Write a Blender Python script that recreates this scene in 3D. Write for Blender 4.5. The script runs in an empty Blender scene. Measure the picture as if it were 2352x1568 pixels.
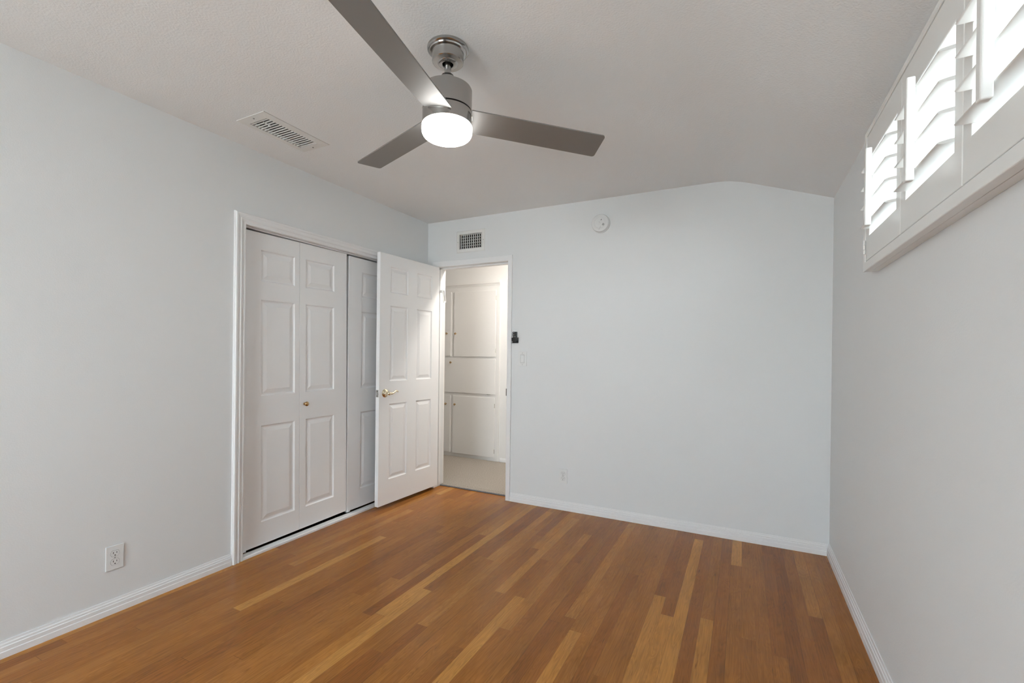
import bpy, bmesh, math, random
from mathutils import Vector, Matrix

C = bpy.context.scene.collection
S = bpy.context.scene
PI = math.pi

# ------------------------------------------------------------------ camera
F_PX, SHIFT_PX = 1056.24, 32.63
CAM = Vector((2.63276, -3.46390, 1.23505))
FWD = Vector((-0.45002919, 0.89300946, -0.0028))
RGT = Vector((0.89293473, 0.45002884, 0.01189967))
DWN = Vector((0.0118866, 0.00285499, -0.99992528))
cd = bpy.data.cameras.new('camera')
cam = bpy.data.objects.new('camera', cd)
C.objects.link(cam)
cd.sensor_fit = 'HORIZONTAL'
cd.sensor_width = 36.0
cd.lens = 36.0 * F_PX / 2352.0
cd.shift_y = SHIFT_PX / 2352.0
cd.clip_start = 0.02
cam.matrix_world = Matrix(((RGT.x, -DWN.x, -FWD.x, CAM.x), (RGT.y, -DWN.y, -FWD.y, CAM.y),
                           (RGT.z, -DWN.z, -FWD.z, CAM.z), (0, 0, 0, 1)))
S.camera = cam

# ------------------------------------------------------------------ colour management, sky
S.view_settings.view_transform = 'Standard'
S.view_settings.look = 'None'
S.view_settings.gamma = 1.0
S.view_settings.use_curve_mapping = False
S.view_settings.exposure = -0.02
SKY, SKY_BOOST, LAMP, HALL = 4.6, 20.5, 17.0, 310.0
wd = bpy.data.worlds.new('overcast_sky')
S.world = wd
wd.use_nodes = True
nt = wd.node_tree
nt.nodes.clear()
o = nt.nodes.new('ShaderNodeOutputWorld')
bg = nt.nodes.new('ShaderNodeBackground')
tc = nt.nodes.new('ShaderNodeTexCoord')
sp = nt.nodes.new('ShaderNodeSeparateXYZ')
rp = nt.nodes.new('ShaderNodeValToRGB')
mr = nt.nodes.new('ShaderNodeMapRange')
mr.inputs['From Min'].default_value = -1
mr.inputs['From Max'].default_value = 1
nt.links.new(tc.outputs['Generated'], sp.inputs[0])
nt.links.new(sp.outputs['Z'], mr.inputs['Value'])
nt.links.new(mr.outputs[0], rp.inputs[0])
nt.links.new(rp.outputs[0], bg.inputs[0])
nt.links.new(bg.outputs[0], o.inputs[0])
e = rp.color_ramp.elements
e[0].position, e[0].color = 0.40, (0.62, 0.64, 0.66, 1)
e[1].position, e[1].color = 0.60, (0.86, 0.935, 1.03, 1)
rp.color_ramp.elements.new(0.50).color = (0.93, 0.97, 1.02, 1)
# sky towards -y is boosted to push more light through the rear window
ys = nt.nodes.new('ShaderNodeMapRange')
ys.inputs['From Min'].default_value = -0.15
ys.inputs['From Max'].default_value = -0.75
ys.inputs['To Min'].default_value = SKY
ys.inputs['To Max'].default_value = SKY_BOOST
nt.links.new(sp.outputs['Y'], ys.inputs['Value'])
nt.links.new(ys.outputs[0], bg.inputs[1])


def portal(name, loc, rot, sx, sy):
    l = bpy.data.lights.new(name, 'AREA')
    l.shape = 'RECTANGLE'
    l.size, l.size_y = sx, sy
    l.cycles.is_portal = True
    ob = bpy.data.objects.new(name, l)
    ob.location, ob.rotation_euler = loc, rot
    C.objects.link(ob)


# room numbers (metres): the corner of the two seen walls is the origin, y runs towards the camera as -y
W, H, YR = 3.124, 2.44, -5.60
T = 0.12
portal('daylight_portal_side', (W + 0.16, -1.83, 1.885), (0, PI / 2, 0), 0.50, 1.42)
portal('daylight_portal_rear', (1.15, YR - 0.16, 1.385), (-PI / 2, 0, 0), 1.6, 1.55)


# ------------------------------------------------------------------ mesh helpers
class MB:
    def __init__(s):
        s.v, s.f, s.m = [], [], []
        s.mi = 0

    def add(s, verts, faces):
        n = len(s.v)
        s.v += [tuple(q) for q in verts]
        s.f += [tuple(i + n for i in fc) for fc in faces]
        s.m += [s.mi] * len(faces)
        return s

    def box(s, x0, x1, y0, y1, z0, z1):
        p = [(x, y, z) for z in (z0, z1) for y in (y0, y1) for x in (x0, x1)]
        return s.add(p, [(0, 2, 3, 1), (4, 5, 7, 6), (0, 1, 5, 4), (2, 6, 7, 3), (0, 4, 6, 2), (1, 3, 7, 5)])

    def lathe(s, prof, n=48, cx=0, cy=0, axis='z', cap=True):
        """revolve (radius, height) pairs"""
        vs, fs = [], []
        k = len(prof)
        for i in range(n):
            a = 2 * PI * i / n
            for r, h in prof:
                x, y = r * math.cos(a), r * math.sin(a)
                if axis == 'z':
                    vs.append((cx + x, cy + y, h))
                elif axis == 'y':
                    vs.append((cx + x, h, cy + y))
                else:
                    vs.append((h, cx + x, cy + y))
        for i in range(n):
            j = (i + 1) % n
            for q in range(k - 1):
                fs.append((i * k + q, i * k + q + 1, j * k + q + 1, j * k + q))
        if cap:
            fs.append(tuple(i * k for i in range(n)))
            fs.append(tuple(i * k + k - 1 for i in reversed(range(n))))
        return s.add(vs, fs)

    def prism(s, poly, ext, axis):
        """extrude a 2-D polygon along an axis from ext[0] to ext[1]"""
        def P(a, b, h):
            return {'x': (h, a, b), 'y': (a, h, b), 'z': (a, b, h)}[axis]
        n = len(poly)
        vs = [P(a, b, ext[0]) for a, b in poly] + [P(a, b, ext[1]) for a, b in poly]
        fs = [tuple(range(n)), tuple(reversed(range(n, 2 * n)))]
        fs += [(i, i + n, (i + 1) % n + n, (i + 1) % n) for i in range(n)]
        return s.add(vs, fs)

    def sweep(s, prof, path, up):
        """mitred sweep of (u, w) profile points; path: list of (point, u-direction already mitred), w along up"""
        k = len(prof)
        vs = []
        for p, d in path:
            for u, w in prof:
                vs.append(Vector(p) + Vector(d) * u + Vector(up) * w)
        fs = []
        for i in range(len(path) - 1):
            for q in range(k):
                fs.append((i * k + q, i * k + (q + 1) % k, (i + 1) * k + (q + 1) % k, (i + 1) * k + q))
        fs.append(tuple(range(k)))
        fs.append(tuple(reversed(range((len(path) - 1) * k, len(path) * k))))
        return s.add(vs, fs)

    def tube(s, pts, r, n=12):
        pts = [Vector(p) for p in pts]
        rs = r if isinstance(r, (list, tuple)) else [r] * len(pts)
        vs, fs = [], []
        ref = Vector((0, 0, 1))
        for i, p in enumerate(pts):
            t = (pts[min(i + 1, len(pts) - 1)] - pts[max(i - 1, 0)]).normalized()
            a = t.cross(ref)
            if a.length < 1e-4:
                a = t.cross(Vector((1, 0, 0)))
            a.normalize()
            b = t.cross(a)
            for q in range(n):
                an = 2 * PI * q / n
                vs.append(p + (a * math.cos(an) + b * math.sin(an)) * rs[i])
        for i in range(len(pts) - 1):
            for q in range(n):
                fs.append((i * n + q, i * n + (q + 1) % n, (i + 1) * n + (q + 1) % n, (i + 1) * n + q))
        fs.append(tuple(reversed(range(n))))
        fs.append(tuple(range((len(pts) - 1) * n, len(pts) * n)))
        return s.add(vs, fs)

    def slab(s, xs, zs, holes, y0, y1, fn=None):
        """a wall-like slab in a,b coordinates with rectangular holes; fn maps (a, b, depth) to a point"""
        fn = fn or (lambda a, b, d: (a, d, b))
        A = sorted(set([round(x, 5) for x in xs] + [round(h[i], 5) for h in holes for i in (0, 1)]))
        B = sorted(set([round(z, 5) for z in zs] + [round(h[i], 5) for h in holes for i in (2, 3)]))
        A = [a for a in A if min(xs) - 1e-6 <= a <= max(xs) + 1e-6]
        B = [b for b in B if min(zs) - 1e-6 <= b <= max(zs) + 1e-6]

        def solid(i, j):
            if i < 0 or j < 0 or i >= len(A) - 1 or j >= len(B) - 1:
                return False
            a, b = (A[i] + A[i + 1]) / 2, (B[j] + B[j + 1]) / 2
            return not any(h[0] < a < h[1] and h[2] < b < h[3] for h in holes)
        for i in range(len(A) - 1):
            for j in range(len(B) - 1):
                if not solid(i, j):
                    continue
                a0, a1, b0, b1 = A[i], A[i + 1], B[j], B[j + 1]
                s.add([fn(a0, b0, y0), fn(a1, b0, y0), fn(a1, b1, y0), fn(a0, b1, y0)], [(0, 1, 2, 3)])
                s.add([fn(a0, b0, y1), fn(a1, b0, y1), fn(a1, b1, y1), fn(a0, b1, y1)], [(3, 2, 1, 0)])
                for di, dj, (p, q) in ((-1, 0, ((a0, b1), (a0, b0))), (1, 0, ((a1, b0), (a1, b1))),
                                       (0, -1, ((a0, b0), (a1, b0))), (0, 1, ((a1, b1), (a0, b1)))):
                    if not solid(i + di, j + dj):
                        s.add([fn(*p, y0), fn(*q, y0), fn(*q, y1), fn(*p, y1)], [(0, 3, 2, 1)])
        return s

    def xf(s, M):
        s.v = [tuple(M @ Vector(q)) for q in s.v]
        return s

    def build(s, name, mats, parent=None, smooth=None, bevel=0, seg=2, off=None):
        me = bpy.data.meshes.new(name)
        vs = s.v if off is None else [(x - off[0], y - off[1], z - off[2]) for x, y, z in s.v]
        me.from_pydata(vs, [], s.f)
        bm = bmesh.new()
        bm.from_mesh(me)
        bmesh.ops.remove_doubles(bm, verts=bm.verts, dist=1e-5)
        bmesh.ops.recalc_face_normals(bm, faces=bm.faces)
        bm.to_mesh(me)
        bm.free()
        mats = mats if isinstance(mats, (list, tuple)) else [mats]
        for m in mats:
            me.materials.append(m)
        if len(mats) > 1 and len(me.polygons) == len(s.m):
            me.polygons.foreach_set('material_index', s.m)
        if smooth:
            me.polygons.foreach_set('use_smooth', [True] * len(me.polygons))
            me.set_sharp_from_angle(angle=math.radians(smooth))
        ob = bpy.data.objects.new(name, me)
        C.objects.link(ob)
        if parent:
            ob.parent = parent
        if bevel:
            b = ob.modifiers.new('edge', 'BEVEL')
            b.width, b.segments, b.limit_method, b.angle_limit = bevel, seg, 'ANGLE', math.radians(40)
            b.harden_normals = False
        return ob


def thing(name, label, cat, loc=(0, 0, 0), rot=(0, 0, 0), group=None, kind=None):
    ob = bpy.data.objects.new(name, None)
    ob.empty_display_size = 0.05
    ob.location, ob.rotation_euler = loc, rot
    C.objects.link(ob)
    return tag(ob, label, cat, group, kind)


def tag(ob, label, cat, group=None, kind=None):
    ob['label'], ob['category'] = label, cat
    if group:
        ob['group'] = group
    if kind:
        ob['kind'] = kind
    return ob


def struct(ob, label=None, cat=None):
    ob['kind'] = 'structure'
    if label:
        ob['label'], ob['category'] = label, cat
    return ob


def dup(src, parent=None, loc=None, rot=None):
    ob = src.copy()
    C.objects.link(ob)
    if parent is not None:
        ob.parent = parent
    if loc is not None:
        ob.location = loc
    if rot is not None:
        ob.rotation_euler = rot
    for ch in list(src.children):
        dup(ch, ob)
    return ob


# ------------------------------------------------------------------ materials
def mat(name, col, rough=0.5, metal=0.0, bump=None, var=0.0, coat=0.0, spec=0.5, emit=None, vscale=6.0, aniso=0.0):
    m = bpy.data.materials.new(name)
    m.use_nodes = True
    t = m.node_tree
    b = t.nodes['Principled BSDF']
    b.inputs['Base Color'].default_value = (*col, 1)
    b.inputs['Roughness'].default_value = rough
    b.inputs['Metallic'].default_value = metal
    b.inputs['Coat Weight'].default_value = coat
    b.inputs['Specular IOR Level'].default_value = spec
    b.inputs['Anisotropic'].default_value = aniso
    g = t.nodes.new('ShaderNodeTexCoord')
    if var:
        n = t.nodes.new('ShaderNodeTexNoise')
        n.inputs['Scale'].default_value = vscale
        n.inputs['Detail'].default_value = 3
        t.links.new(g.outputs['Object'], n.inputs['Vector'])
        mx = t.nodes.new('ShaderNodeMix')
        mx.data_type = 'RGBA'
        mx.inputs['A'].default_value = (*[c * (1 - var) for c in col], 1)
        mx.inputs['B'].default_value = (*[min(1, c * (1 + var)) for c in col], 1)
        t.links.new(n.outputs['Fac'], mx.inputs['Factor'])
        t.links.new(mx.outputs['Result'], b.inputs['Base Color'])
    if bump:
        sc, dist, det = bump
        n = t.nodes.new('ShaderNodeTexNoise')
        n.inputs['Scale'].default_value = sc
        n.inputs['Detail'].default_value = det
        t.links.new(g.outputs['Object'], n.inputs['Vector'])
        bp = t.nodes.new('ShaderNodeBump')
        bp.inputs['Strength'].default_value = 1.0
        bp.inputs['Distance'].default_value = dist
        t.links.new(n.outputs['Fac'], bp.inputs['Height'])
        t.links.new(bp.outputs[0], b.inputs['Normal'])
    if emit:
        b.inputs['Emission Color'].default_value = (*emit[0], 1)
        b.inputs['Emission Strength'].default_value = emit[1]
    return m


M_WALL = mat('wall_paint', (0.785, 0.80, 0.805), 0.55, bump=(180, 0.00035, 3), var=0.006, vscale=1.5, spec=0.35)
M_REAR = mat('rear_wall_bounce_cut', (0.26, 0.255, 0.25), 0.6, var=0.01, vscale=2)  # unseen wall, darkened to cut light bounced back into the room
M_CEIL = mat('ceiling_texture', (0.865, 0.875, 0.88), 0.8, bump=(125, 0.0015, 4), var=0.01, vscale=2, spec=0.2)
M_TRIM = mat('trim_gloss_white', (0.86, 0.865, 0.87), 0.32, var=0.01, vscale=9)
M_DOOR = mat('door_paint_white', (0.89, 0.895, 0.90), 0.36, bump=(400, 0.0001, 2), var=0.008)
M_SHUT = mat('shutter_white', (0.84, 0.84, 0.82), 0.22, var=0.006)
M_CAB = mat('cabinet_cream_white', (0.81, 0.80, 0.785), 0.38, var=0.012, bump=(60, 0.0003, 2))
M_HALLW = mat('hall_paint', (0.82, 0.815, 0.805), 0.55, var=0.01)
M_PLAST = mat('white_plastic', (0.79, 0.80, 0.795), 0.35, var=0.004)
M_PLAST2 = mat('detector_plastic', (0.76, 0.77, 0.765), 0.45, var=0.004)
M_BLACK = mat('black_plastic', (0.006, 0.006, 0.007), 0.35, var=0.05)
M_DARK = mat('shade_black', (0.012, 0.012, 0.012), 0.9, var=0.05)  # near-black colour stands in for shade inside gaps, grille and closet
M_SLOT = mat('dark_slot', (0.02, 0.018, 0.016), 0.7, var=0.05)
M_DUCT = mat('duct_shade_grey', (0.055, 0.055, 0.055), 0.6, metal=0.2, var=0.1)  # darkened to deepen the shade seen between the ceiling slats
M_GREY = mat('grey_mark', (0.30, 0.30, 0.29), 0.5, var=0.05)
M_VENT = mat('vent_enamel_white', (0.80, 0.80, 0.78), 0.4, var=0.01)
M_BRASS = mat('brass', (0.58, 0.41, 0.22), 0.16, metal=1.0, var=0.05)
M_SATIN = mat('satin_brass_nickel', (0.80, 0.70, 0.52), 0.14, metal=1.0, var=0.04)
M_STEEL = mat('plated_steel', (0.62, 0.61, 0.58), 0.25, metal=1.0, var=0.08, vscale=80)
M_STRIKE = mat('dark_bronze', (0.05, 0.045, 0.04), 0.4, metal=0.8, var=0.1)


def brushed(name, col, rough, scale, dv=0.05, aniso=0.0):
    m = mat(name, col, rough, metal=1.0)
    t = m.node_tree
    b = t.nodes['Principled BSDF']
    g = [n for n in t.nodes if n.type == 'TEX_COORD'][0]
    mp = t.nodes.new('ShaderNodeMapping')
    mp.inputs['Scale'].default_value = scale
    n = t.nodes.new('ShaderNodeTexNoise')
    n.inputs['Scale'].default_value = 1.0
    n.inputs['Detail'].default_value = 2
    t.links.new(g.outputs['Object'], mp.inputs[0])
    t.links.new(mp.outputs[0], n.inputs['Vector'])
    r = t.nodes.new('ShaderNodeMapRange')
    r.inputs['To Min'].default_value = rough - dv
    r.inputs['To Max'].default_value = rough + dv
    if aniso:
        tg = t.nodes.new('ShaderNodeTangent')
        tg.direction_type = 'RADIAL'
        tg.axis = 'Z'
        t.links.new(tg.outputs[0], b.inputs['Tangent'])
        b.inputs['Anisotropic'].default_value = aniso
        b.inputs['Anisotropic Rotation'].default_value = 0.25
    t.links.new(n.outputs['Fac'], r.inputs['Value'])
    t.links.new(r.outputs[0], b.inputs['Roughness'])
    return m


M_NICKEL = brushed('brushed_nickel', (0.44, 0.43, 0.415), 0.22, (2, 2, 60), 0.015, 0.6)
M_BLADE = brushed('blade_silver', (0.34, 0.335, 0.325), 0.64, (6, 6, 6), 0.02)
M_LENS = mat('opal_lamp_glass', (0.9, 0.9, 0.88), 0.3, emit=((1.0, 0.99, 0.97), LAMP), var=0.002)
M_HALLLENS = mat('hall_lamp_glass', (0.9, 0.88, 0.8), 0.3, emit=((1.0, 0.93, 0.84), HALL), var=0.002)


def glass_mat():
    m = bpy.data.materials.new('window_glass')
    m.use_nodes = True
    t = m.node_tree
    t.nodes.clear()
    out = t.nodes.new('ShaderNodeOutputMaterial')
    mx = t.nodes.new('ShaderNodeMixShader')
    tr = t.nodes.new('ShaderNodeBsdfTransparent')
    gl = t.nodes.new('ShaderNodeBsdfGlossy')
    gl.inputs['Roughness'].default_value = 0.02
    tr.inputs[0].default_value = (0.96, 0.98, 0.97, 1)
    lw = t.nodes.new('ShaderNodeLayerWeight')
    lw.inputs[0].default_value = 0.25
    ml = t.nodes.new('ShaderNodeMath')
    ml.operation = 'MULTIPLY'
    ml.inputs[1].default_value = 0.4
    t.links.new(lw.outputs['Fresnel'], ml.inputs[0])
    t.links.new(ml.outputs[0], mx.inputs[0])
    t.links.new(tr.outputs[0], mx.inputs[1])
    t.links.new(gl.outputs[0], mx.inputs[2])
    t.links.new(mx.outputs[0], out.inputs[0])
    return m


M_GLASS = glass_mat()


def floor_mat():
    m = bpy.data.materials.new('oak_strip_floor')
    m.use_nodes = True
    t = m.node_tree
    N, L = t.nodes.new, t.links.new
    b = t.nodes['Principled BSDF']

    def math_(op, a, c=None):
        n = N('ShaderNodeMath')
        n.operation = op
        for i, x in enumerate((a, c)):
            if x is None:
                continue
            if isinstance(x, (int, float)):
                n.inputs[i].default_value = x
            else:
                L(x, n.inputs[i])
        return n.outputs[0]

    def comb(x, y, z):
        n = N('ShaderNodeCombineXYZ')
        for i, q in enumerate((x, y, z)):
            if isinstance(q, (int, float)):
                n.inputs[i].default_value = q
            else:
                L(q, n.inputs[i])
        return n.outputs[0]

    def white(vec):
        n = N('ShaderNodeTexWhiteNoise')
        n.noise_dimensions = '3D'
        L(vec, n.inputs['Vector'])
        return n
    g = N('ShaderNodeTexCoord')
    sp = N('ShaderNodeSeparateXYZ')
    L(g.outputs['Object'], sp.inputs[0])
    x, y = sp.outputs['X'], sp.outputs['Y']
    u = math_('DIVIDE', math_('ADD', x, 10.013), 0.0575)
    col = math_('FLOOR', u)
    fu = math_('FRACT', u)
    w1 = white(comb(col, 3.7, 1.3))
    ln = math_('ADD', math_('MULTIPLY', w1.outputs['Value'], 1.5), 0.9)
    w2 = white(comb(col, 9.1, 4.2))
    v = math_('DIVIDE', math_('ADD', math_('ADD', y, 20.0), math_('MULTIPLY', w2.outputs['Value'], 5.0)), ln)
    row = math_('FLOOR', v)
    fv = math_('FRACT', v)
    idn = white(comb(col, row, 7.7))
    rr = N('ShaderNodeValToRGB')
    L(idn.outputs['Value'], rr.inputs[0])
    e = rr.color_ramp.elements
    pal = [(0.0, (0.250, 0.096, 0.024)), (0.10, (0.280, 0.112, 0.027)), (0.34, (0.305, 0.127, 0.030)), (0.56, (0.325, 0.140, 0.033)),
           (0.74, (0.35, 0.155, 0.038)), (0.84, (0.39, 0.180, 0.046)), (0.92, (0.45, 0.220, 0.062)), (1.0, (0.50, 0.260, 0.080))]
    pal = [(p, (c[0] * 1.05, c[1] * .94, c[2] * .68)) for p, c in pal]
    e[0].position, e[0].color = pal[0][0], (*pal[0][1], 1)
    e[1].position, e[1].color = pal[-1][0], (*pal[-1][1], 1)
    for p, c in pal[1:-1]:
        e.new(p).color = (*c, 1)
    # grain: long streaks plus cathedral figure, shifted per plank
    sh = math_('MULTIPLY', idn.outputs['Value'], 37.0)
    n1 = N('ShaderNodeTexNoise')
    n1.inputs['Scale'].default_value = 1.0
    n1.inputs['Detail'].default_value = 6
    n1.inputs['Roughness'].default_value = 0.62
    L(comb(math_('MULTIPLY', x, 190.0), math_('MULTIPLY', y, 5.5), sh), n1.inputs['Vector'])
    n2 = N('ShaderNodeTexNoise')
    n2.inputs['Scale'].default_value = 1.0
    n2.inputs['Detail'].default_value = 2
    n2.inputs['Distortion'].default_value = 0.6
    L(comb(math_('MULTIPLY', x, 26.0), math_('MULTIPLY', y, 2.6), sh), n2.inputs['Vector'])
    rings = math_('MULTIPLY', math_('ADD', math_('SINE', math_('MULTIPLY', n2.outputs['Fac'], 72.0)), 1.0), 0.5)
    gr = math_('ADD', math_('MULTIPLY', math_('SUBTRACT', n1.outputs['Fac'], 0.5), 0.85),
               math_('MULTIPLY', math_('SUBTRACT', rings, 0.5), 0.16))
    n3 = N('ShaderNodeTexNoise')
    n3.inputs['Scale'].default_value = 1.0
    n3.inputs['Detail'].default_value = 2
    L(comb(math_('MULTIPLY', x, 9.0), math_('MULTIPLY', y, 3.0), sh), n3.inputs['Vector'])
    gr = math_('ADD', gr, math_('MULTIPLY', math_('SUBTRACT', n3.outputs['Fac'], 0.5), 0.5))
    fac = math_('ADD', gr, 1.0)
    mul = N('ShaderNodeVectorMath')
    mul.operation = 'SCALE'
    L(rr.outputs[0], mul.inputs[0])
    L(fac, mul.inputs['Scale'])
    # dark pores and occasional mineral streaks
    n4 = N('ShaderNodeTexNoise')
    n4.inputs['Scale'].default_value = 1.0
    n4.inputs['Detail'].default_value = 2
    L(comb(math_('MULTIPLY', x, 70.0), math_('MULTIPLY', y, 7.0), math_('ADD', sh, 11.0)), n4.inputs['Vector'])
    st = N('ShaderNodeMapRange')
    st.inputs['From Min'].default_value = 0.70
    st.inputs['From Max'].default_value = 0.80
    st.inputs['To Max'].default_value = 0.55
    L(n4.outputs['Fac'], st.inputs['Value'])
    # joints
    du = math_('MULTIPLY', math_('MINIMUM', fu, math_('SUBTRACT', 1.0, fu)), 0.0575)
    dv = math_('MULTIPLY', math_('MINIMUM', fv, math_('SUBTRACT', 1.0, fv)), ln)
    gap = math_('LESS_THAN', math_('MINIMUM', du, dv), 0.00055)
    gw = math_('MULTIPLY', gap, math_('ADD', math_('MULTIPLY', w1.outputs['Value'], 0.6), 0.2))
    dk = math_('MAXIMUM', st.outputs[0], gw)
    mx = N('ShaderNodeMix')
    mx.data_type = 'RGBA'
    L(dk, mx.inputs['Factor'])
    L(mul.outputs[0], mx.inputs['A'])
    mx.inputs['B'].default_value = (0.05, 0.02, 0.010, 1)
    L(mx.outputs['Result'], b.inputs['Base Color'])
    # finish: worn satin varnish
    n5 = N('ShaderNodeTexNoise')
    n5.inputs['Scale'].default_value = 7.0
    n5.inputs['Detail'].default_value = 5
    L(g.outputs['Object'], n5.inputs['Vector'])
    ro = N('ShaderNodeMapRange')
    ro.inputs['From Min'].default_value = 0.3
    ro.inputs['From Max'].default_value = 0.7
    ro.inputs['To Min'].default_value = 0.25
    ro.inputs['To Max'].default_value = 0.29
    L(n5.outputs['Fac'], ro.inputs['Value'])
    b.inputs['Roughness'].default_value = 0.27
    b.inputs['Specular IOR Level'].default_value = 0.22
    bp = N('ShaderNodeBump')
    bp.inputs['Strength'].default_value = 0.10
    bp.inputs['Distance'].default_value = 0.0006
    hh = math_('SUBTRACT', math_('MULTIPLY', n1.outputs['Fac'], 0.25), gap)
    L(hh, bp.inputs['Height'])
    L(bp.outputs[0], b.inputs['Normal'])
    return m


def carpet_mat():
    m = mat('carpet_beige', (0.60, 0.52, 0.44), 0.95, bump=(330, 0.006, 3), spec=0.1)
    t = m.node_tree
    b = t.nodes['Principled BSDF']
    g = [n for n in t.nodes if n.type == 'TEX_COORD'][0]
    n = t.nodes.new('ShaderNodeTexNoise')
    n.inputs['Scale'].default_value = 150
    n.inputs['Detail'].default_value = 4
    t.links.new(g.outputs['Object'], n.inputs['Vector'])
    r = t.nodes.new('ShaderNodeValToRGB')
    r.color_ramp.elements[0].position = 0.3
    r.color_ramp.elements[0].color = (0.30, 0.255, 0.21, 1)
    r.color_ramp.elements[1].position = 0.65
    r.color_ramp.elements[1].color = (0.56, 0.51, 0.45, 1)
    t.links.new(n.outputs['Fac'], r.inputs[0])
    t.links.new(r.outputs[0], b.inputs['Base Color'])
    return m


M_FLOOR = floor_mat()
M_CARPET = carpet_mat()
M_BIND = mat('carpet_binding_grey', (0.16, 0.165, 0.18), 0.95, bump=(300, 0.004, 3), var=0.5, vscale=160)

# ------------------------------------------------------------------ room shell
# doorway: x .102-.845, head 2.025; closet opening: y -1.754 - -.105, head 1.981
DX0, DX1, DZ = 0.102, 0.845, 2.025
CY0, CY1, CZ = -1.754, -0.105, 1.981
WY0, WY1, WZ0, WZ1 = -2.515, -1.142, 1.648, 2.125
VX0, VX1, VZ0, VZ1 = 0.347, 0.582, 2.166, 2.299      # return grille in the back wall
UX0, UX1, UY0, UY1 = 0.288, 0.428, -1.925, -1.608    # supply register in the ceiling

fl = MB().box(-T, W + T, YR - T, 0.0, -0.06, 0.0).box(DX0, DX1, 0.0, 0.088, -0.06, 0.0).build('floor', M_FLOOR)
struct(fl, 'narrow strip oak floor in warm orange brown tones', 'floor')

wb = MB().slab([0.0 - T, W + T], [-0.06, H + 0.12], [(DX0, DX1, -0.06, DZ), (VX0, VX1, VZ0, VZ1)], 0.0, T).build('wall_back', M_WALL)
struct(wb)
wl = MB().slab([YR, 0.0], [-0.06, H + 0.12], [(CY0, CY1, 0.0, CZ)], 0.0, -T, lambda a, b, d: (d, a, b)).build('wall_left', M_WALL)
struct(wl)
wr = MB().slab([YR, 0.0], [-0.06, H + 0.12], [(WY0, WY1, WZ0, WZ1)], W, W + T + 0.02, lambda a, b, d: (d, a, b)).build('wall_right', M_WALL)
struct(wr)
RX0, RX1, RZ0, RZ1 = 0.40, 1.90, 0.65, 2.12
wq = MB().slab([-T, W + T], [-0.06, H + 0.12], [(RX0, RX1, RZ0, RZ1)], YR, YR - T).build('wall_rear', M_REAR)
struct(wq)


def ceil_z(x):
    # flat, then a soft bend into a slope towards the window wall
    x0, r, sl = 2.545, 0.115, -0.3535
    if x <= x0 - r:
        return H
    if x >= x0 + r:
        return H + sl * (x - x0)
    q = (x - (x0 - r)) / (2 * r)
    return H + sl * r * q * q


xs = [0.0] + [2.43 + 0.23 * i / 12 for i in range(13)] + [W]
ce = MB().slab(xs, [YR, 0.0], [(UX0, UX1, UY0, UY1)], 0.0, 0.10, lambda a, b, d: (a, b, ceil_z(a) + d)).build('ceiling', M_CEIL, smooth=20)
struct(ce, 'textured white ceiling bending down towards the shuttered window', 'ceiling')

# baseboards: stepped profile (offset from wall, height)
def base_prof(h, t):
    return [(0, 0), (t, 0), (t, h * .38), (t - .002, h * .42), (t - .002, h * .66), (t * .62, h * .70), (t * .62, h * .82),
            (t * .36, h * .87), (t * .3, h), (0, h)]


def baseboard(name, pts, nrm, h, t=0.014):
    mb = MB()
    mb.sweep(base_prof(h, t), [(p, d) for p, d in zip(pts, nrm)], (0, 0, 1))
    return struct(mb.build(name, M_TRIM))


baseboard('baseboard_left', [(0, YR, 0), (0, -1.822, 0)], [(1, 0, 0), (1, 0, 0)], 0.066)
baseboard('baseboard_back', [(0.885, 0, 0), (W, 0, 0)], [(0, -1, 0), (-1, -1, 0)], 0.071)
baseboard('baseboard_right', [(W, 0, 0), (W, YR, 0)], [(-1, -1, 0), (-1, 0, 0)], 0.078)

# casing around the closet: fluted profile (offset outwards from the opening, proud of the wall)
cp = [(0, 0), (0, .010), (.004, .013), (.010, .013), (.012, .010), (.020, .012), (.026, .017), (.032, .018), (.034, .0145),
      (.044, .0155), (.052, .020), (.060, .020), (.063, .014), (.066, .012), (.066, 0)]
path = [((0, CY0, 0), (0, -1, 0)), ((0, CY0, CZ), (0, -1, 1)), ((0, CY1, CZ), (0, 1, 1)), ((0, CY1, 0), (0, 1, 0))]
struct(MB().sweep(cp, path, (1, 0, 0)).build('trim_1', M_TRIM), 'fluted white casing around the closet opening', 'door casing')

# casing and jamb lining of the doorway
dc = [(0, 0), (0, .011), (.003, .013), (.046, .013), (.048, .011), (.048, 0)]


def leg_prof(w):
    return [(u * w / .048, t) for u, t in dc]


mb = MB()
mb.sweep(leg_prof(.039), [((DX1, 0, 0.0), (1, 0, 0)), ((DX1, 0, DZ), (1, 0, 0.048 / .039))], (0, -1, 0))
mb.sweep(leg_prof(.039), [((DX0, 0, 0.0), (-1, 0, 0)), ((DX0, 0, DZ), (-1, 0, 0.048 / .039))], (0, -1, 0))
mb.sweep(dc, [((DX0, 0, DZ), (-.039 / .048, 0, 1)), ((DX1, 0, DZ), (.039 / .048, 0, 1))], (0, -1, 0))
# door stop strips on the jamb
mb.box(DX1 - 0.010, DX1, 0.040, 0.075, 0.012, DZ)
mb.box(DX0, DX0 + 0.010, 0.045, 0.075, 0.012, DZ)
mb.box(DX0, DX1, 0.045, 0.075, DZ - 0.010, DZ)
tr2 = struct(mb.build('trim_2', M_TRIM), 'narrow flat white casing around the doorway to the hall', 'door casing')
MB().box(DX1 - 0.0045, DX1 + 0.001, -0.0138, 0.030, 0.885, 0.945).build('strike_plate', M_STRIKE, tr2)

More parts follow.
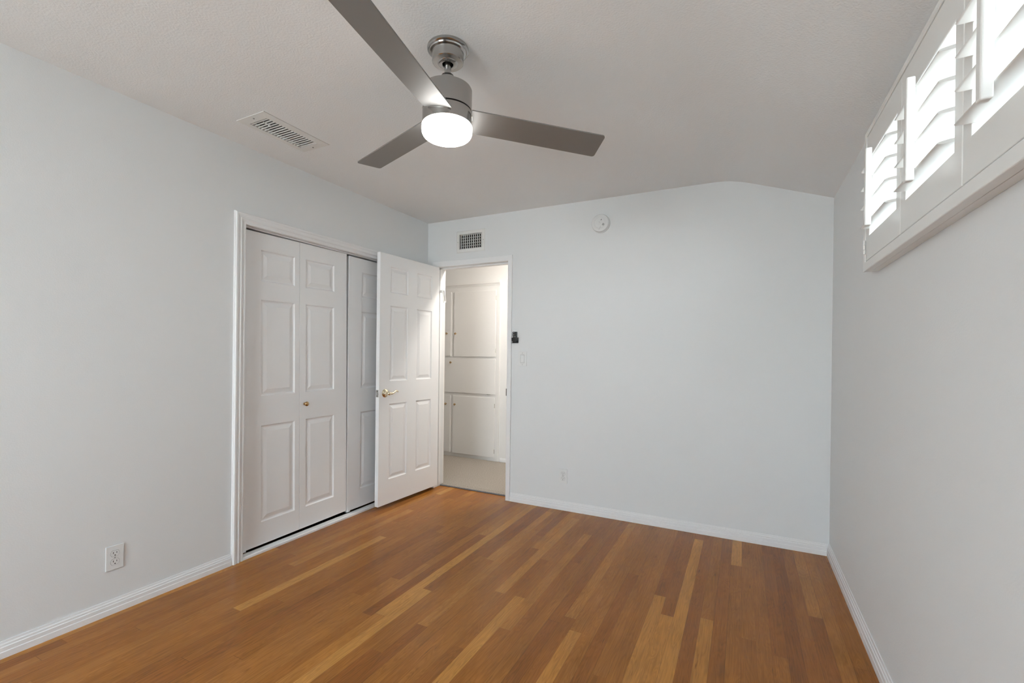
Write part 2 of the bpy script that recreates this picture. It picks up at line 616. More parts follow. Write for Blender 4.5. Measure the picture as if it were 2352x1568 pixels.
# closet: threshold, interior coloured near-black for its shade, head track
struct(MB().prism([(-0.036, 0), (0.010, 0), (0.010, 0.013), (0.006, 0.018), (-0.036, 0.018)], (CY0 + .001, CY1 - .001), 'y').build('trim_3', M_TRIM),
       'painted white threshold strip under the closet doors', 'threshold')
cl = MB()
cl.box(-0.74, -0.72, CY0 - .25, CY1 + .25, 0, 2.3)
cl.box(-0.72, -T, CY0 - .27, CY0 - .25, 0, 2.3)
cl.box(-0.72, -T, CY1 + .08, CY1 + .10, 0, 2.3)
cl.box(-0.72, -T, CY0 - .25, CY1 + .10, 2.3, 2.32)
cl.box(-0.72, -T - .001, CY0 - .25, CY1 + .10, -0.02, 0.0)
struct(cl.build('wall_closet', M_DARK))
tk = MB().box(-0.062, -0.026, CY0 + .001, CY1 - .001, 1.9745, CZ - .0005)
struct(tk.build('trim_4', M_TRIM, bevel=.001), 'white overhead track the closet doors hang from', 'door track')

# hall beyond the doorway
hm = MB()
hm.slab([-1.6, 1.9], [0, 2.46], [(-1.302, 0.147, 0, 2.032)], 1.16, 1.28)
hm.box(-1.6, 0.3, 1.46, 1.50, 0, 2.46)
struct(hm.build('wall_hall_far', M_HALLW))
struct(MB().box(-1.7, -1.6, T, 1.28, 0, 2.46).build('wall_hall_left', M_HALLW))
struct(MB().box(1.9, 2.0, T, 1.28, 0, 2.46).build('wall_hall_right', M_HALLW))
struct(MB().slab([-1.7, 2.0], [0, 2.46], [(DX0, DX1, 0, DZ), (VX0 - .02, VX1 + .02, VZ0 - .02, VZ1 + .02)], T + .0005, T + .02).build('wall_hall_near', M_HALLW))
struct(MB().box(-1.7, 2.0, T, 1.28, 2.44, 2.5).build('ceiling_hall', M_HALLW))
struct(MB().box(-1.7, 2.0, 0.088, 1.28, -0.06, 0.0).build('floor_hall', M_DARK))
baseboard('baseboard_hall', [(0.165, 1.16, 0.010), (1.9, 1.16, 0.010)], [(0, -1, 0), (0, -1, 0)], 0.045, 0.012)
cpt = MB().box(-1.6, 1.9, T + .021, 1.1405, 0.0, 0.013).box(DX0 + .001, DX1 - .001, 0.092, T + .021, 0.0, 0.013).build('hall_carpet', M_CARPET, bevel=.004)
tag(cpt, 'beige short pile carpet on the hall floor beyond the doorway', 'carpet')
MB().box(DX0 + .001, DX1 - .001, 0.083, 0.0925, 0.0, 0.010).build('binding_strip', M_BIND, cpt, bevel=.003)['label'] = 'dark grey frayed edge strip'

lamp = thing('hall_ceiling_lamp', 'small warm dome lamp on the hall ceiling', 'lamp', (0.95, 0.42, 2.44))
MB().lathe([(0.0, 0), (.095, 0), (.095, -.018), (.085, -.022), (0, -.022)], 32).build('lamp_base', M_NICKEL, lamp, smooth=30)
MB().lathe([(.082, -.022), (.078, -.045), (.06, -.065), (.03, -.076), (0.001, -.079)], 32).build('lamp_shade', M_HALLLENS, lamp, smooth=40)

# ------------------------------------------------------------------ raised-panel doors
def panel_slab(w, h, t, rects, two_sided=False):
    """local: x along the width 0..w, z up 0..h, shown face at y=0 facing -y, back at y=t"""
    mb = MB()
    loops = [(0.0, 0.0), (.006, .0065), (.011, .0080), (.016, .0080), (.040, .0012), (.043, .0012)]
    A = sorted(set([0, w] + [r[i] for r in rects for i in (0, 1)]))
    B = sorted(set([0, h] + [r[i] for r in rects for i in (2, 3)]))
    for y0, sg, on in ((0.0, 1, True), (t, -1, two_sided)):
        for i in range(len(A) - 1):
            for j in range(len(B) - 1):
                a, b = (A[i] + A[i + 1]) / 2, (B[j] + B[j + 1]) / 2
                if on and any(r[0] < a < r[1] and r[2] < b < r[3] for r in rects):
                    continue
                mb.add([(A[i], y0, B[j]), (A[i + 1], y0, B[j]), (A[i + 1], y0, B[j + 1]), (A[i], y0, B[j + 1])], [(0, 1, 2, 3)])
        if on:
            for r in rects:
                vs, fs = [], []
                for o_, d_ in loops:
                    y = y0 + sg * d_
                    vs += [(r[0] + o_, y, r[2] + o_), (r[1] - o_, y, r[2] + o_), (r[1] - o_, y, r[3] - o_), (r[0] + o_, y, r[3] - o_)]
                for k in range(len(loops) - 1):
                    for q in range(4):
                        fs.append((k * 4 + q, k * 4 + (q + 1) % 4, k * 4 + 4 + (q + 1) % 4, k * 4 + 4 + q))
                n = (len(loops) - 1) * 4
                fs.append((n, n + 1, n + 2, n + 3))
                mb.add(vs, fs)
    for i in range(len(A) - 1):
        for z in (0, h):
            mb.add([(A[i], 0, z), (A[i + 1], 0, z), (A[i + 1], t, z), (A[i], t, z)], [(0, 1, 2, 3)])
    for j in range(len(B) - 1):
        for x in (0, w):
            mb.add([(x, 0, B[j]), (x, 0, B[j + 1]), (x, t, B[j + 1]), (x, t, B[j])], [(0, 1, 2, 3)])
    return mb


# hinged bedroom door, swung open into the room
LW, LH, LT = 0.732, 1.990, 0.035
ldir = Vector((-0.048, -0.99885, 0)).normalized()
door = thing('door_1', 'white six panel door swung open beside the doorway', 'door', (0.1375, -0.003, 0.031),
             (0, 0, math.atan2(ldir.y, ldir.x)), kind='structure')
# local x runs from the hinge to the free edge; the face towards the room centre is +y here
rows = [(0.195, 0.797), (0.979, 1.582), (1.687, 1.892)]
cols = [(0.104, 0.303), (0.415, 0.620)]
rects = [(c0, c1, r0, r1) for c0, c1 in cols for r0, r1 in rows]
leaf = panel_slab(LW, LH, LT, rects, True)
leaf.v = [(x, -y, z) for x, y, z in leaf.v]       # shown face at y=0 facing +y
leaf.build('leaf', M_DOOR, door, bevel=0.0012)
hd = MB()
hd.v = []
hx, hz = 0.669, 0.886
hd.lathe([(0.0, 0.0005), (.0335, 0.0005), (.0335, .004), (.031, .0075), (.024, .0115), (.015, .014), (.0125, .018), (.0125, .040), (0.0, .040)], 40, hx, hz, 'y')
rose = hd.build('lever_handle', M_SATIN, door, smooth=35)
rose['label'] = 'polished champagne coloured lever handle'
lv = MB()
pts, rad = [], []
for i in range(15):
    q = i / 14
    pts.append((hx + .004 - .118 * q, .044 + .012 * math.sin(PI * q) * 0.6 - .012 * q, hz + .003 - .012 * math.sin(2 * PI * min(1, q * 1.05)) * (0.35 + .65 * q) + .004 * q))
    rad.append(.0105 - .0048 * q if q < .95 else .0045)
lv.tube(pts, rad, 14)
lv.lathe([(0, .030), (.0135, .030), (.0145, .040), (.0135, .052), (.008, .056), (0, .057)], 28, hx, hz, 'y')
lv.build('lever', M_SATIN, rose, smooth=60)
lp = MB().box(LW - .0006, LW + .0016, -.031, -.004, hz - .0285, hz + .0285).build('latch_plate', M_STEEL, door, bevel=.002)
lb = MB()
lb.prism([(LW + .001, -.024), (LW + .012, -.011), (LW + .012, -.0105), (LW + .001, -.0105)], (hz - .0085, hz + .0085), 'z')
lb.build('latch_bolt', M_STEEL, lp, bevel=.001)
for dz in (-.019, .019):
    MB().lathe([(0, LW + .0012), (.0036, LW + .0012), (.0036, LW + .0021), (0, LW + .0021)], 16, -.0175, hz + dz, 'x').build('screw', M_SLOT, lp)
for z in (0.18, 1.02, 1.74):
    MB().tube([(-.0005, -LT - .004, z - .045), (-.0005, -LT - .004, z + .045)], .0055, 12).build('hinge', M_TRIM, door, smooth=50)

# bifold closet doors
def knob(parent, loc, axis_rot, m=M_BRASS, s=1.0, name='knob'):
    prof = [(0, 0), (.0085, 0), (.0085, .002), (.0055, .004), (.005, .012), (.008, .015), (.0145, .019), (.016, .024), (.0135, .029), (.006, .0315), (0, .032)]
    ob = MB().lathe([(r * s, h * s) for r, h in prof], 28).build(name, m, parent, smooth=50)
    ob.location, ob.rotation_euler = loc, axis_rot
    return ob


PWID, PH = 0.4095, 1.9335
prow = [(0.141, 0.741), (0.926, 1.522), (1.636, 1.828)]


def bifold(nm, label, y0, z0, tilt, kn):
    d = thing(nm, label, 'closet door', (-0.035, y0, z0), (tilt, 0, 0), kind='structure')
    for k in range(2):
        c = (0.132, 0.372) if k == 0 else (0.0475, 0.2905)
        p = panel_slab(PWID - .0015, PH, 0.030, [(c[0], c[1], a, b) for a, b in prow])
        # local x -> +y world, shown face towards +x
        p.v = [(-y, x + k * (PWID + .0004), z) for x, y, z in p.v]
        p.build('leaf', M_DOOR, d, bevel=0.0010)
    if kn is not None:
        knob(d, (0.0002, kn, 0.847), (0, PI / 2, 0))
    MB().box(-.024, -.004, .004, .034, -.009, -.0005).box(-.026, -.002, .034, .037, -.010, .004).build('pivot_bracket', M_TRIM, d)
    MB().tube([(-.014, .018, -.012), (-.014, .018, .0)], .004, 10).build('pivot_pin', M_STEEL, d, smooth=50)
    return d


bifold('door_2', 'white bifold closet door with a small brass knob, not hidden by the open door', -1.7412, 0.0315, 0.0105, 0.448)
bifold('door_3', 'white bifold closet door mostly hidden behind the open panel door', -0.9185, 0.0315, 0.0, 0.37)

# ------------------------------------------------------------------ built-in hall cupboard
cab = thing('linen_cabinet', 'cream white built-in hall cupboard with flush doors and brass knobs', 'cabinet', (-0.45, 1.16, 0.0))
CYF = -0.013          # face frame front, local y (world 1.147)


def lx(x):
    return x + 0.45


bm_ = MB()
bm_.box(lx(-1.30), lx(0.145), CYF, 0.28, 0.0, 2.03)
bm_.build('body', M_CAB, cab)
tm = MB().prism([(-.0005, 2.028), (-.020, 2.028), (-.020, 2.036), (-.026, 2.046), (-.030, 2.052), (-.030, 2.078), (-.0005, 2.078)], (lx(-1.30), lx(0.152)), 'x')
tm.build('crown_molding', M_CAB, cab)
MB().box(lx(0.112), lx(0.150), -.0185, -.0005, 0.0135, 2.027).build('side_stile', M_CAB, cab, bevel=.0015)
DOORS = [('door', -0.878, -0.507, 1.207, 1.972, 'r'), ('door', -0.468, 0.102, 1.204, 1.968, 'l'),
         ('drop_front', -0.878, 0.101, 0.774, 1.179, 'd'), ('door', -0.878, -0.507, 0.056, 0.737, 'r'), ('door', -0.472, 0.097, 0.053, 0.735, 'l')]
KN = {0: (-0.561, 1.477), 1: (-0.436, 1.474), 2: (-0.499, 1.131), 3: (-0.565, 0.633), 4: (-0.435, 0.633)}
for i, (nm, x0, x1, z0, z1, sd) in enumerate(DOORS):
    dd = MB().box(lx(x0), lx(x1), CYF - .014, CYF, z0, z1).build(nm, M_CAB, cab, bevel=.002)
    kx, kz = KN[i]
    knob(dd, (lx(kx), CYF - .0135, kz), (PI / 2, 0, 0), M_BRASS, 0.82)
    if sd == 'l':
        for hz_ in (z0 + .07, z1 - .09):
            MB().tube([(lx(x1) + .002, CYF - .013, hz_ - .024), (lx(x1) + .002, CYF - .013, hz_ + .024)], .0032, 10).build('hinge', M_STEEL, dd, smooth=50)
    if sd == 'd':
        for hx_ in (-0.75, 0.02):
            MB().tube([(lx(hx_) - .024, CYF - .013, z0 - .002), (lx(hx_) + .024, CYF - .013, z0 - .002)], .0032, 10).build('hinge', M_STEEL, dd, smooth=50)

# white slotted plate on the door jamb
jp = thing('jamb_bracket', 'small white slotted plate sticking out from the jamb above the open door hinge', 'bracket', (DX0 + .062, 0.02, 1.825), (0, 0, 0))
g = MB()
for (a0, a1, b0, b1) in ((-.016, -.008, -.122, 0), (.010, .018, -.122, 0), (-.008, .010, -.012, 0), (-.008, .010, -.122, -.110)):
    g.box(-.006, .001, a0, a1, b0, b1)
g.build('plate', M_PLAST, jp, bevel=.001)
MB().box(-.0045, -.002, -.008, .010, -.110, -.012).build('slot', M_GREY, jp)
MB().box(-.0625, -.006, -.008, .012, -.030, -.006).build('mount_arm', M_PLAST, jp, bevel=.001)
jp.rotation_euler = (0.22, 0, 0)

# ------------------------------------------------------------------ plantation shutters and window
sh = thing('plantation_shutter', 'white plantation shutters with tilt rods in a box frame under the ceiling', 'shutter', (W, -1.10, 1.594))
SO = (W, -1.10, 1.594)
FY0, FY1, FZ0, FZ1 = -2.562, -1.095, 1.594, 2.165
fr = MB().slab([FY0, FY1], [FZ0, FZ1], [(-2.531, -1.1275, 1.6305, 2.1425)], W - .052, W - .0255, lambda a, b, d: (d, a, b))
fr.build('frame', M_SHUT, sh, bevel=.003, off=SO)
bo = MB().slab([FY0 + .001, FY1 - .001], [FZ0 + .001, FZ1 - .001], [(-2.531, -1.1275, 1.6305, 2.1425)], W - .0250, W - .0002, lambda a, b, d: (d, a, b))
bo.build('frame_back', M_SHUT, sh, bevel=.001, off=SO)


def louver_mesh(length):
    pts = []
    n = 28
    for i in range(n):
        a = 2 * PI * i / n
        c, s_ = math.cos(a), math.sin(a)
        pts.append((.0445 * math.copysign(abs(c) ** .9, c), .0052 * math.copysign(abs(s_) ** .8, s_)))
    return MB().prism(pts, (-length / 2, length / 2), 'y')


PANELS = [(-1.592, -1.130), (-2.059, -1.595), (-2.528, -2.062)]
OPEN = [(-1.545, -1.182), (-2.013, -1.644), (-2.481, -2.107)]
lens_, rodm = None, None
for k in range(3):
    (p0, p1), (o0, o1) = PANELS[k], OPEN[k]
    pm = MB().slab([p0, p1], [1.633, 2.140], [(o0, o1, 1.7285, 2.043)], W - .0498, W - .022, lambda a, b, d: (d, a, b))
    pan = pm.build('panel', M_SHUT, sh, bevel=.0022, off=SO)
    yc = (o0 + o1) / 2
    L = louver_mesh(o1 - o0 - .005)
    first = None
    for i in range(4):
        z = 1.761 + .0745 * i
        if first is None:
            first = L.build('louver', M_SHUT, pan, smooth=50)
            lo = first
        else:
            lo = dup(first, pan)
        lo.location = (-.036, yc - SO[1], z - SO[2])
        lo.rotation_euler = (0, -0.10, 0)
    yr = (-1.372, -1.846, -2.292)[k]
    ro = MB().box(-.1025, -.0825, -.0115, .0115, 0, .284)
    rod = ro.build('tilt_rod', M_SHUT, pan, bevel=.004, seg=3)
    rod.location = (0, yr - SO[1], 1.722 - SO[2])
    for i in range(4):
        st = MB().tube([(-.083, 0, .036 + .0745 * i), (-.0795, 0, .0345 + .0745 * i)], .0013, 6).build('staple', M_STEEL, rod)
# hinges on the first panel
hg = None
for z in (1.690, 2.015):
    hb = MB()
    for a, b in ((-.028, -.010), (-.009, .009), (.010, .028)):
        hb.tube([(-.0545, -.0285, a), (-.0545, -.0285, b)], .0042, 12)
    hb = hb.build('hinge', M_SHUT, sh, smooth=50)
    hb.location = (0, 0, z - SO[2])

wn = MB().slab([WY0 + .001, WY1 - .001], [WZ0 + .001, WZ1 - .001], [(WY0 + .036, -1.85, WZ0 + .036, WZ1 - .036), (-1.81, WY1 - .036, WZ0 + .036, WZ1 - .036)],
               W + .085, W + .13, lambda a, b, d: (d, a, b)).build('window_1', M_TRIM)
struct(wn, 'high window behind the white shutters', 'window')
MB().box(W + .105, W + .109, WY0 + .03, WY1 - .03, WZ0 + .03, WZ1 - .03).build('pane', M_GLASS, wn)
w2 = MB().slab([RX0 + .001, RX1 - .001], [RZ0 + .001, RZ1 - .001], [(RX0 + .05, 1.13, RZ0 + .05, RZ1 - .05), (1.17, RX1 - .05, RZ0 + .05, RZ1 - .05)],
               YR - .05, YR - .10).build('window_2', M_TRIM)
struct(w2)
MB().box(RX0 + .04, RX1 - .04, YR - .077, YR - .073, RZ0 + .04, RZ1 - .04).build('pane', M_GLASS, w2)

# ------------------------------------------------------------------ ceiling fan
AX, AY = 1.575, -1.9586
fan = thing('ceiling_fan', 'brushed nickel ceiling fan with three flat blades and a lit drum light', 'ceiling fan', (AX, AY, 2.44))


def rel(prof):
    return [(r, z - 2.44) for r, z in prof]


MB().lathe(rel([(0.0, 2.4395), (.080, 2.4395), (.0815, 2.4345), (.0808, 2.4295), (.0775, 2.4262), (.0742, 2.4252), (.0736, 2.4232), (.0712, 2.4202), (.0660, 2.4192), (.0628, 2.4180), (.0615, 2.4140), (.0618, 2.388), (.0610, 2.384), (.058, 2.3815), (.040, 2.3800), (.0375, 2.3765), (.034, 2.3750), (.0235, 2.3745), (.0215, 2.376),
                (.0215, 2.400), (0.0, 2.400)]), 64).build('canopy', M_NICKEL, fan, smooth=32)
MB().lathe(rel([(0, 2.3995), (.0212, 2.3995), (.0212, 2.3985), (0, 2.3985)]), 32).build('canopy_hole_shade', M_DARK, fan)  # dark disc puts the shade into the canopy hole
MB().tube([(0, 0, -.042), (0, 0, -.150)], .0128, 24).build('downrod', M_NICKEL, fan, smooth=50)
mot = MB().lathe(rel([(0, 2.334), (.019, 2.334), (.024, 2.332), (.0265, 2.327), (.033, 2.320), (.0345, 2.312), (.0345, 2.2812), (.088, 2.2805), (.0945, 2.2785), (.0965, 2.274),
                      (.0965, 2.1935), (.094, 2.1925), (0, 2.1925)]), 96).build('motor_housing', M_NICKEL, fan, smooth=32)
MB().lathe(rel([(0, 2.1925), (.0925, 2.1925), (.0925, 2.1885), (0, 2.1885)]), 64).build('shadow_gap', M_DARK, fan)
MB().lathe(rel([(0, 2.1885), (.0955, 2.1885), (.0965, 2.1875), (.0965, 2.1375), (.095, 2.1355), (0, 2.1355)]), 96).build('blade_hub', M_NICKEL, fan, smooth=32)
lens = [(0, 2.1355), (.096, 2.1355), (.0985, 2.132), (.0990, 2.124), (.0988, 2.112)]
for i in range(1, 9):
    a = PI / 2 * i / 8
    lens.append((.0738 + .025 * math.cos(a), 2.112 - .0265 * math.sin(a)))
lens.append((0, 2.0845))
MB().lathe(rel(lens), 96).build('lamp_shade', M_LENS, fan, smooth=40)['label'] = 'glowing white opal drum light'
A0 = 0.7220
BL = [(A0 - .0023, -0.2928, -0.0518), (A0 + 2 * PI / 3 - .0021, -0.0658, -0.0038), (A0 - 2 * PI / 3 + .0044, -0.1847, -0.0214)]
LB, WR_, WT_, OFF = 0.6531, 0.1165, 0.1251, -0.0021
for ang, tau, dr in BL:
    out = []
    r0 = 0.090

    def hw(r):
        return (WR_ + (WT_ - WR_) * r / LB) / 2
    cr = .012
    out = [(r0, -hw(r0)), (LB - cr, -hw(LB))]
    for i in range(1, 6):
        a = PI / 2 * i / 6
        out.append((LB - cr + cr * math.sin(a), -hw(LB) + cr - cr * math.cos(a)))
    out += [(LB, -hw(LB) + cr), (LB, hw(LB) - cr)]
    for i in range(1, 6):
        a = PI / 2 * i / 6
        out.append((LB - cr + cr * math.cos(a), hw(LB) - cr + cr * math.sin(a)))
    out += [(LB - cr, hw(LB)), (r0, hw(r0))]
    n = len(out)

    def P(r, s_, dz):
        u = Vector((math.cos(ang), math.sin(ang), 0))
        t = Vector((-math.sin(ang), math.cos(ang), 0))
        nrm = (math.cos(tau) * Vector((0, 0, 1)) - math.sin(tau) * t)
        return u * r + (OFF + s_) * (math.cos(tau) * t + math.sin(tau) * Vector((0, 0, 1))) + Vector((0, 0, 2.165 - 2.44 + dr * r)) + nrm * dz
    mb = MB()
    mb.add([P(r, s_, 0) for r, s_ in out] + [P(r, s_, .0055) for r, s_ in out],
           [tuple(reversed(range(n))), tuple(range(n, 2 * n))] + [(i, (i + 1) % n, (i + 1) % n + n, i + n) for i in range(n)])
    b = mb.build('blade', M_BLADE, fan, bevel=.0008)
    tr = MB()
    vs = []
    for i in range(13):
        s_ = -.042 + .084 * i / 12
        rr_ = math.sqrt(max(.0972 ** 2 - (s_ * math.cos(tau)) ** 2, 0))
        vs.append(P(rr_, s_, -.0012))
    tr.tube(vs, .0011, 6)
    tr.build('blade_seam', M_STEEL, b, smooth=50)

# ------------------------------------------------------------------ ceiling register
cv = thing('ceiling_vent', 'white slatted air register on the ceiling above the closet', 'vent', (0.363, -1.766, 2.44))
OX, OY = 0.363, -1.766


def ring(x0, x1, y0, y1, a0, a1, b0, b1, z, zt):
    """sloped flange from the outer rectangle (at z) to the inner one (at zt), with a lip going up"""
    mb = MB()
    o_ = [(x0, y0), (x1, y0), (x1, y1), (x0, y1)]
    m_ = [(a0, b0), (a1, b0), (a1, b1), (a0, b1)]
    vs = [(*p, z) for p in o_] + [(*p, zt) for p in m_] + [(*p, z + .02) for p in m_]
    e_ = [(x0 + .002, y0 + .002), (x1 - .002, y0 + .002), (x1 - .002, y1 - .002), (x0 + .002, y1 - .002)]
    vs = [(*p, z) for p in o_] + [(p[0], p[1], z - .0035) for p in o_] + [(*p, zt) for p in m_] + [(*p, z + .012) for p in m_]
    fs = []
    for k in range(3):
        for q in range(4):
            fs.append((k * 4 + q, k * 4 + (q + 1) % 4, k * 4 + 4 + (q + 1) % 4, k * 4 + 4 + q))
    return mb.add(vs, fs)


ring(.254 - OX, .471 - OX, -1.971 - OY, -1.561 - OY, UX0 + .002 - OX, UX1 - .002 - OX, UY0 + .002 - OY, UY1 - .002 - OY, -.0004, -.006).build('frame', M_VENT, cv)
sl = MB()
ns = 17
for i in range(ns):
    y = UY0 + .012 + (UY1 - UY0 - .024) * i / (ns - 1) - OY
    # slats run across the short side and lean
    p = [(y + .0030, -.0054), (y + .0012, -.0062), (y - .0006, .0004), (y + .0006, .0010)]
    sl.prism(p, (UX0 + .0025 - OX, UX1 - .0025 - OX), 'x')
sl.build('slats', M_VENT, cv)
MB().box(UX0 - OX + .001, UX1 - OX - .001, UY0 - OY + .001, UY1 - OY - .001, .040, .042).build('damper', M_DUCT, cv)
MB().slab([UX0 - OX - .003, UX1 - OX + .003], [UY0 - OY - .003, UY1 - OY + .003], [(UX0 - OX + .0005, UX1 - OX - .0005, UY0 - OY + .0005, UY1 - OY - .0005)],
          .012, .09, lambda a, b, d: (a, b, d)).build('duct', M_DUCT, cv)
MB().box(.010, .014, UY0 + .020 - OY, UY0 + .060 - OY, -.010, -.004).box(.008, .016, UY0 + .050 - OY, UY0 + .062 - OY, -.013, -.004).build('damper_lever', M_VENT, cv)
for yy in (-1.949, -1.584):
    MB().lathe([(0, -.0052), (.0045, -.0056), (.0042, -.0074), (0, -.0080)], 16, 0.362 - OX, yy - OY).build('screw', M_GREY, cv, smooth=40)

# ------------------------------------------------------------------ wall grille
wv = thing('wall_vent', 'white egg-crate air grille on the wall above the doorway', 'vent', (0.465, 0, 2.232))
VX, VZ = 0.465, 2.232


def flat_ring(x0, x1, z0, z1, a0, a1, b0, b1, proud, slope):
    o_ = [(x0, z0), (x1, z0), (x1, z1), (x0, z1)]
    i_ = [(x0 + slope, z0 + slope), (x1 - slope, z0 + slope), (x1 - slope, z1 - slope), (x0 + slope, z1 - slope)]
    m_ = [(a0, b0), (a1, b0), (a1, b1), (a0, b1)]
    vs = [(p[0], -.0003, p[1]) for p in o_] + [(p[0], -proud, p[1]) for p in i_] + [(p[0], -proud, p[1]) for p in m_] + [(p[0], .018, p[1]) for p in m_]
    fs = []
    for k in range(3):
        for q in range(4):
            fs.append((k * 4 + q, k * 4 + (q + 1) % 4, k * 4 + 4 + (q + 1) % 4, k * 4 + 4 + q))
    return MB().add(vs, fs)


flat_ring(.318 - VX, .612 - VX, 2.135 - VZ, 2.329 - VZ, VX0 + .001 - VX, VX1 - .001 - VX, VZ0 + .001 - VZ, VZ1 - .001 - VZ, .005, .006).build('frame', M_VENT, wv)
gv = MB()
for i in range(11):
    x = VX0 + .022 + (VX1 - VX0 - .034) * i / 10 - VX
    gv.box(x - .0022, x + .0022, .001, .010, VZ0 + .0015 - VZ, VZ1 - .0015 - VZ)
gv.build('front_bars', M_VENT, wv)
gh = MB()
for i in range(6):
    z = VZ0 + .006 + (VZ1 - VZ0 - .012) * i / 5 - VZ
    gh.prism([(.0105, z - .0012), (.0105, z + .0012), (.019, z + .0012), (.019, z - .0012)], (VX0 + .0015 - VX, VX1 - .0015 - VX), 'x')
gh.build('rear_bars', M_VENT, wv)
MB().box(VX0 - VX, VX1 - VX, .085, .088, VZ0 - VZ, VZ1 - VZ).build('duct', M_DARK, wv)
MB().slab([VX0 + .0002 - VX, VX1 - .0002 - VX], [VZ0 + .0002 - VZ, VZ1 - .0002 - VZ], [(VX0 + .003 - VX, VX1 - .003 - VX, VZ0 + .003 - VZ, VZ1 - .003 - VZ)], .0245, .085).build('duct_liner', M_DARK, wv)
for xx, zz in ((.333, 2.232), (.597, 2.232)):
    MB().lathe([(0, -.0045), (.0032, -.0052), (.003, -.0066), (0, -.007)], 14, xx - VX, zz - VZ, 'y').build('screw', M_GREY, wv, smooth=40)

# ------------------------------------------------------------------ smoke detector
sd = thing('smoke_detector', 'round white smoke detector high on the back wall', 'smoke detector', (1.642, 0, 2.246))
MB().lathe([(0, -.0003), (.071, -.0003), (.071, -.009), (.069, -.011), (0, -.011)], 64, 0, 0, 'y').build('base_plate', M_PLAST2, sd, smooth=35)
MB().lathe([(0, -.0115), (.0675, -.0115), (.0680, -.016), (.0665, -.030), (.0645, -.0335), (.060, -.0352), (.0435, -.0362), (.0430, -.0352), (.0415, -.0352), (.0410, -.0366), (0, -.0372)], 64, 0, 0, 'y').build('cover', M_PLAST2, sd, smooth=32)


def rot2(pts, a, cx, cz):
    return [(cx + x * math.cos(a) - z * math.sin(a), cz + x * math.sin(a) + z * math.cos(a)) for x, z in pts]


def capsule(w, h, n=10):
    pts = []
    for i in range(n + 1):
        a = PI * i / n
        pts.append((w / 2 * math.cos(a), h / 2 - w / 2 + w / 2 * math.sin(a)))
    for i in range(n + 1):
        a = PI + PI * i / n
        pts.append((w / 2 * math.cos(a), -h / 2 + w / 2 + w / 2 * math.sin(a)))
    return pts


MB().prism(rot2(capsule(.0195, .032), -.62, -.003, .004), (-.0368, -.0384), 'y').build('test_button', M_PLAST2, sd, bevel=.0005)
MB().prism(rot2([(-.004, -.0009), (.004, -.0009), (.004, .0009), (-.004, .0009)], 2.35, -.004, .005), (-.0383, -.0387), 'y').build('button_mark', M_GREY, sd)
MB().prism(rot2(capsule(.0042, .0105), -.62, .010, .0225), (-.0366, -.0376), 'y').build('indicator_slot', M_BLACK, sd)
for (dx, dz, h) in ((.0215, -.0115, .0185), (.0262, -.0155, .0175), (.0305, -.0185, .0125)):
    MB().prism(rot2(capsule(.0024, h), -.62, dx, dz), (-.0366, -.0375), 'y').build('sounder_slot', M_BLACK, sd)
MB().prism(rot2([(-.0006, -.016), (.0006, -.016), (.0006, .016), (-.0006, .016)], -.55, -.0005, -.0385), (-.0360, -.0368), 'y').build('seam', M_GREY, sd)

# ------------------------------------------------------------------ outlets and switch
def outlet_parts(root):
    """local: plate in x-z, facing -y, centred"""
    MB().box(-.035, .035, -.0055, -.0003, -.057, .057).build('cover_plate', M_PLAST, root, bevel=.0022)

    def face(r, hh, zc):
        return [(max(-r, min(r, r * math.cos(2 * PI * i / 64))), zc + max(-hh, min(hh, r * math.sin(2 * PI * i / 64)))) for i in range(64)]
    for zc in (.0197, -.0197):
        so = MB().prism(face(.0170, .0138, zc), (-.0066, -.0050), 'y').build('socket', M_PLAST, root, bevel=.0005)
        MB().prism(face(.0176, .0144, zc), (-.0057, -.0050), 'y').build('socket_gap_shade', M_SLOT, so)  # dark rim stands in for a shaded gap; the plate is solid
        for x, w, h in ((-.0064, .0022, .0085), (.0064, .0022, .0070)):
            MB().box(x - w / 2, x + w / 2, -.0070, -.0062, zc + .0035 - h / 2, zc + .0035 + h / 2).build('slot', M_BLACK, so)
        MB().lathe([(0, -.0062), (.0026, -.0062), (.0026, -.0070), (0, -.0070)], 14, 0, zc - .0082, 'y').build('ground_hole', M_BLACK, so)
    MB().lathe([(0, -.0055), (.0030, -.0055), (.0026, -.0067), (0, -.0069)], 14, 0, 0, 'y').build('screw', M_GREY, root, smooth=40)


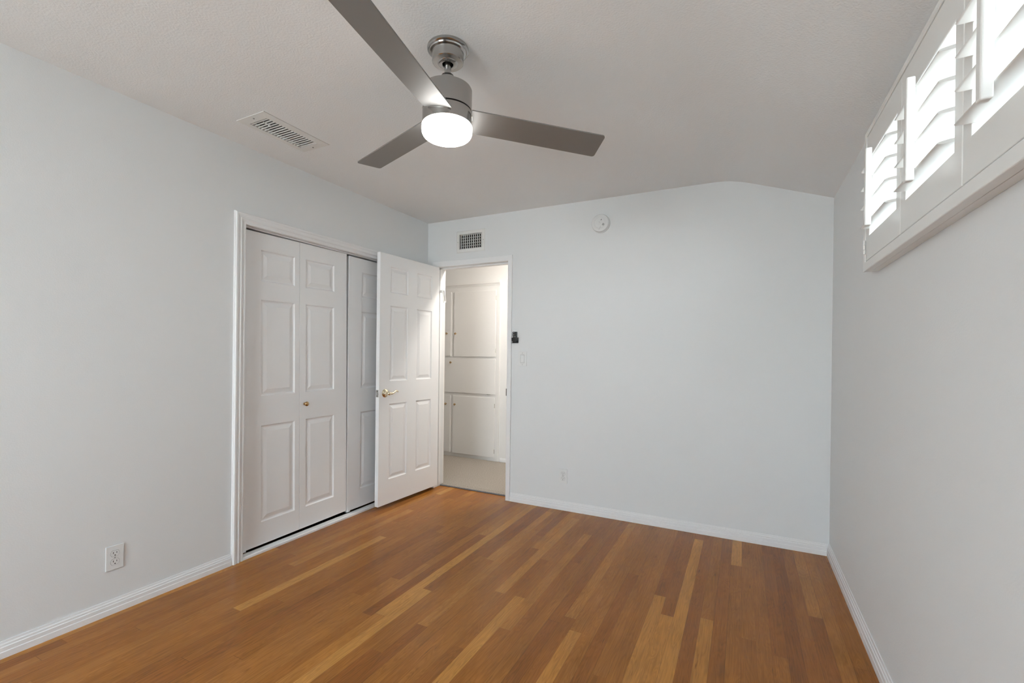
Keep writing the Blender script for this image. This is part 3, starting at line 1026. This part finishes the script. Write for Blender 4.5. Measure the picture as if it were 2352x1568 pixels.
ob1 = thing('wall_outlet', 'white duplex outlet low on the wall facing the camera, past the doorway', 'outlet', (1.3575, 0, 0.2705), group='white duplex outlets near the floor')
outlet_parts(ob1)
ob2 = dup(ob1, loc=(0, -2.371, 0.2595), rot=(0, 0, PI / 2))
ob2['label'] = 'larger looking white duplex outlet on the closet wall, near the baseboard'

sw = thing('light_switch', 'white rocker light switch on the wall beside the doorway', 'switch', (0.987, 0, 1.199))
MB().slab([-.039, .039], [-.060, .060], [(-.0172, .0172, -.0338, .0338)], -.0055, -.0003).build('cover_plate', M_PLAST, sw, bevel=.002)
MB().box(-.0172, .0172, -.0025, -.0004, -.0338, .0338).build('recess', M_GREY, sw)
MB().prism([(-.0022, -.0322), (-.0072, -.0322), (-.0050, 0.0), (-.0062, .0322), (-.0022, .0322)], (-.0158, .0158), 'x').build('rocker', M_PLAST, sw, bevel=.0008)
for z in (.0485, -.0485):
    MB().lathe([(0, -.0055), (.0027, -.0055), (.0024, -.0066), (0, -.0068)], 14, 0, z, 'y').build('screw', M_GREY, sw, smooth=40)

# ------------------------------------------------------------------ fan remote in its wall holder
rm = thing('remote_control', 'slim black remote control standing in a wall holder beside the doorway', 'remote control', (0.918, 0, 1.380))
MB().box(-.0190, .0190, -.0200, -.0055, -.0445, .0455).build('body', M_BLACK, rm, bevel=.004, seg=3)
for x, z in ((-.006, .0365), (-.006, .0195), (-.0115, .0035), (.0035, .0035)):
    MB().lathe([(0, -.0198), (.0030, -.0198), (.0027, -.0208), (0, -.0210)], 14, x, z, 'y').build('button', M_PLAST, rm, smooth=40)
rh = thing('remote_holder', 'black clip holder on the wall, wrapped round the remote control', 'holder', (0.921, 0, 1.365))
h = MB()
h.box(-.0265, .0265, -.0052, -.0003, -.032, .012)
h.box(-.0265, -.0228, -.0240, -.0052, -.020, .009)
h.box(.0202, .0265, -.0240, -.0052, -.015, .011)
h.box(-.0265, -.0125, -.0240, -.0212, -.020, .009)
h.box(.0125, .0265, -.0240, -.0212, -.015, .011)
h.box(-.0265, .0265, -.0240, -.0052, -.0345, -.0305)
h.build('clip', M_BLACK, rh, bevel=.001)
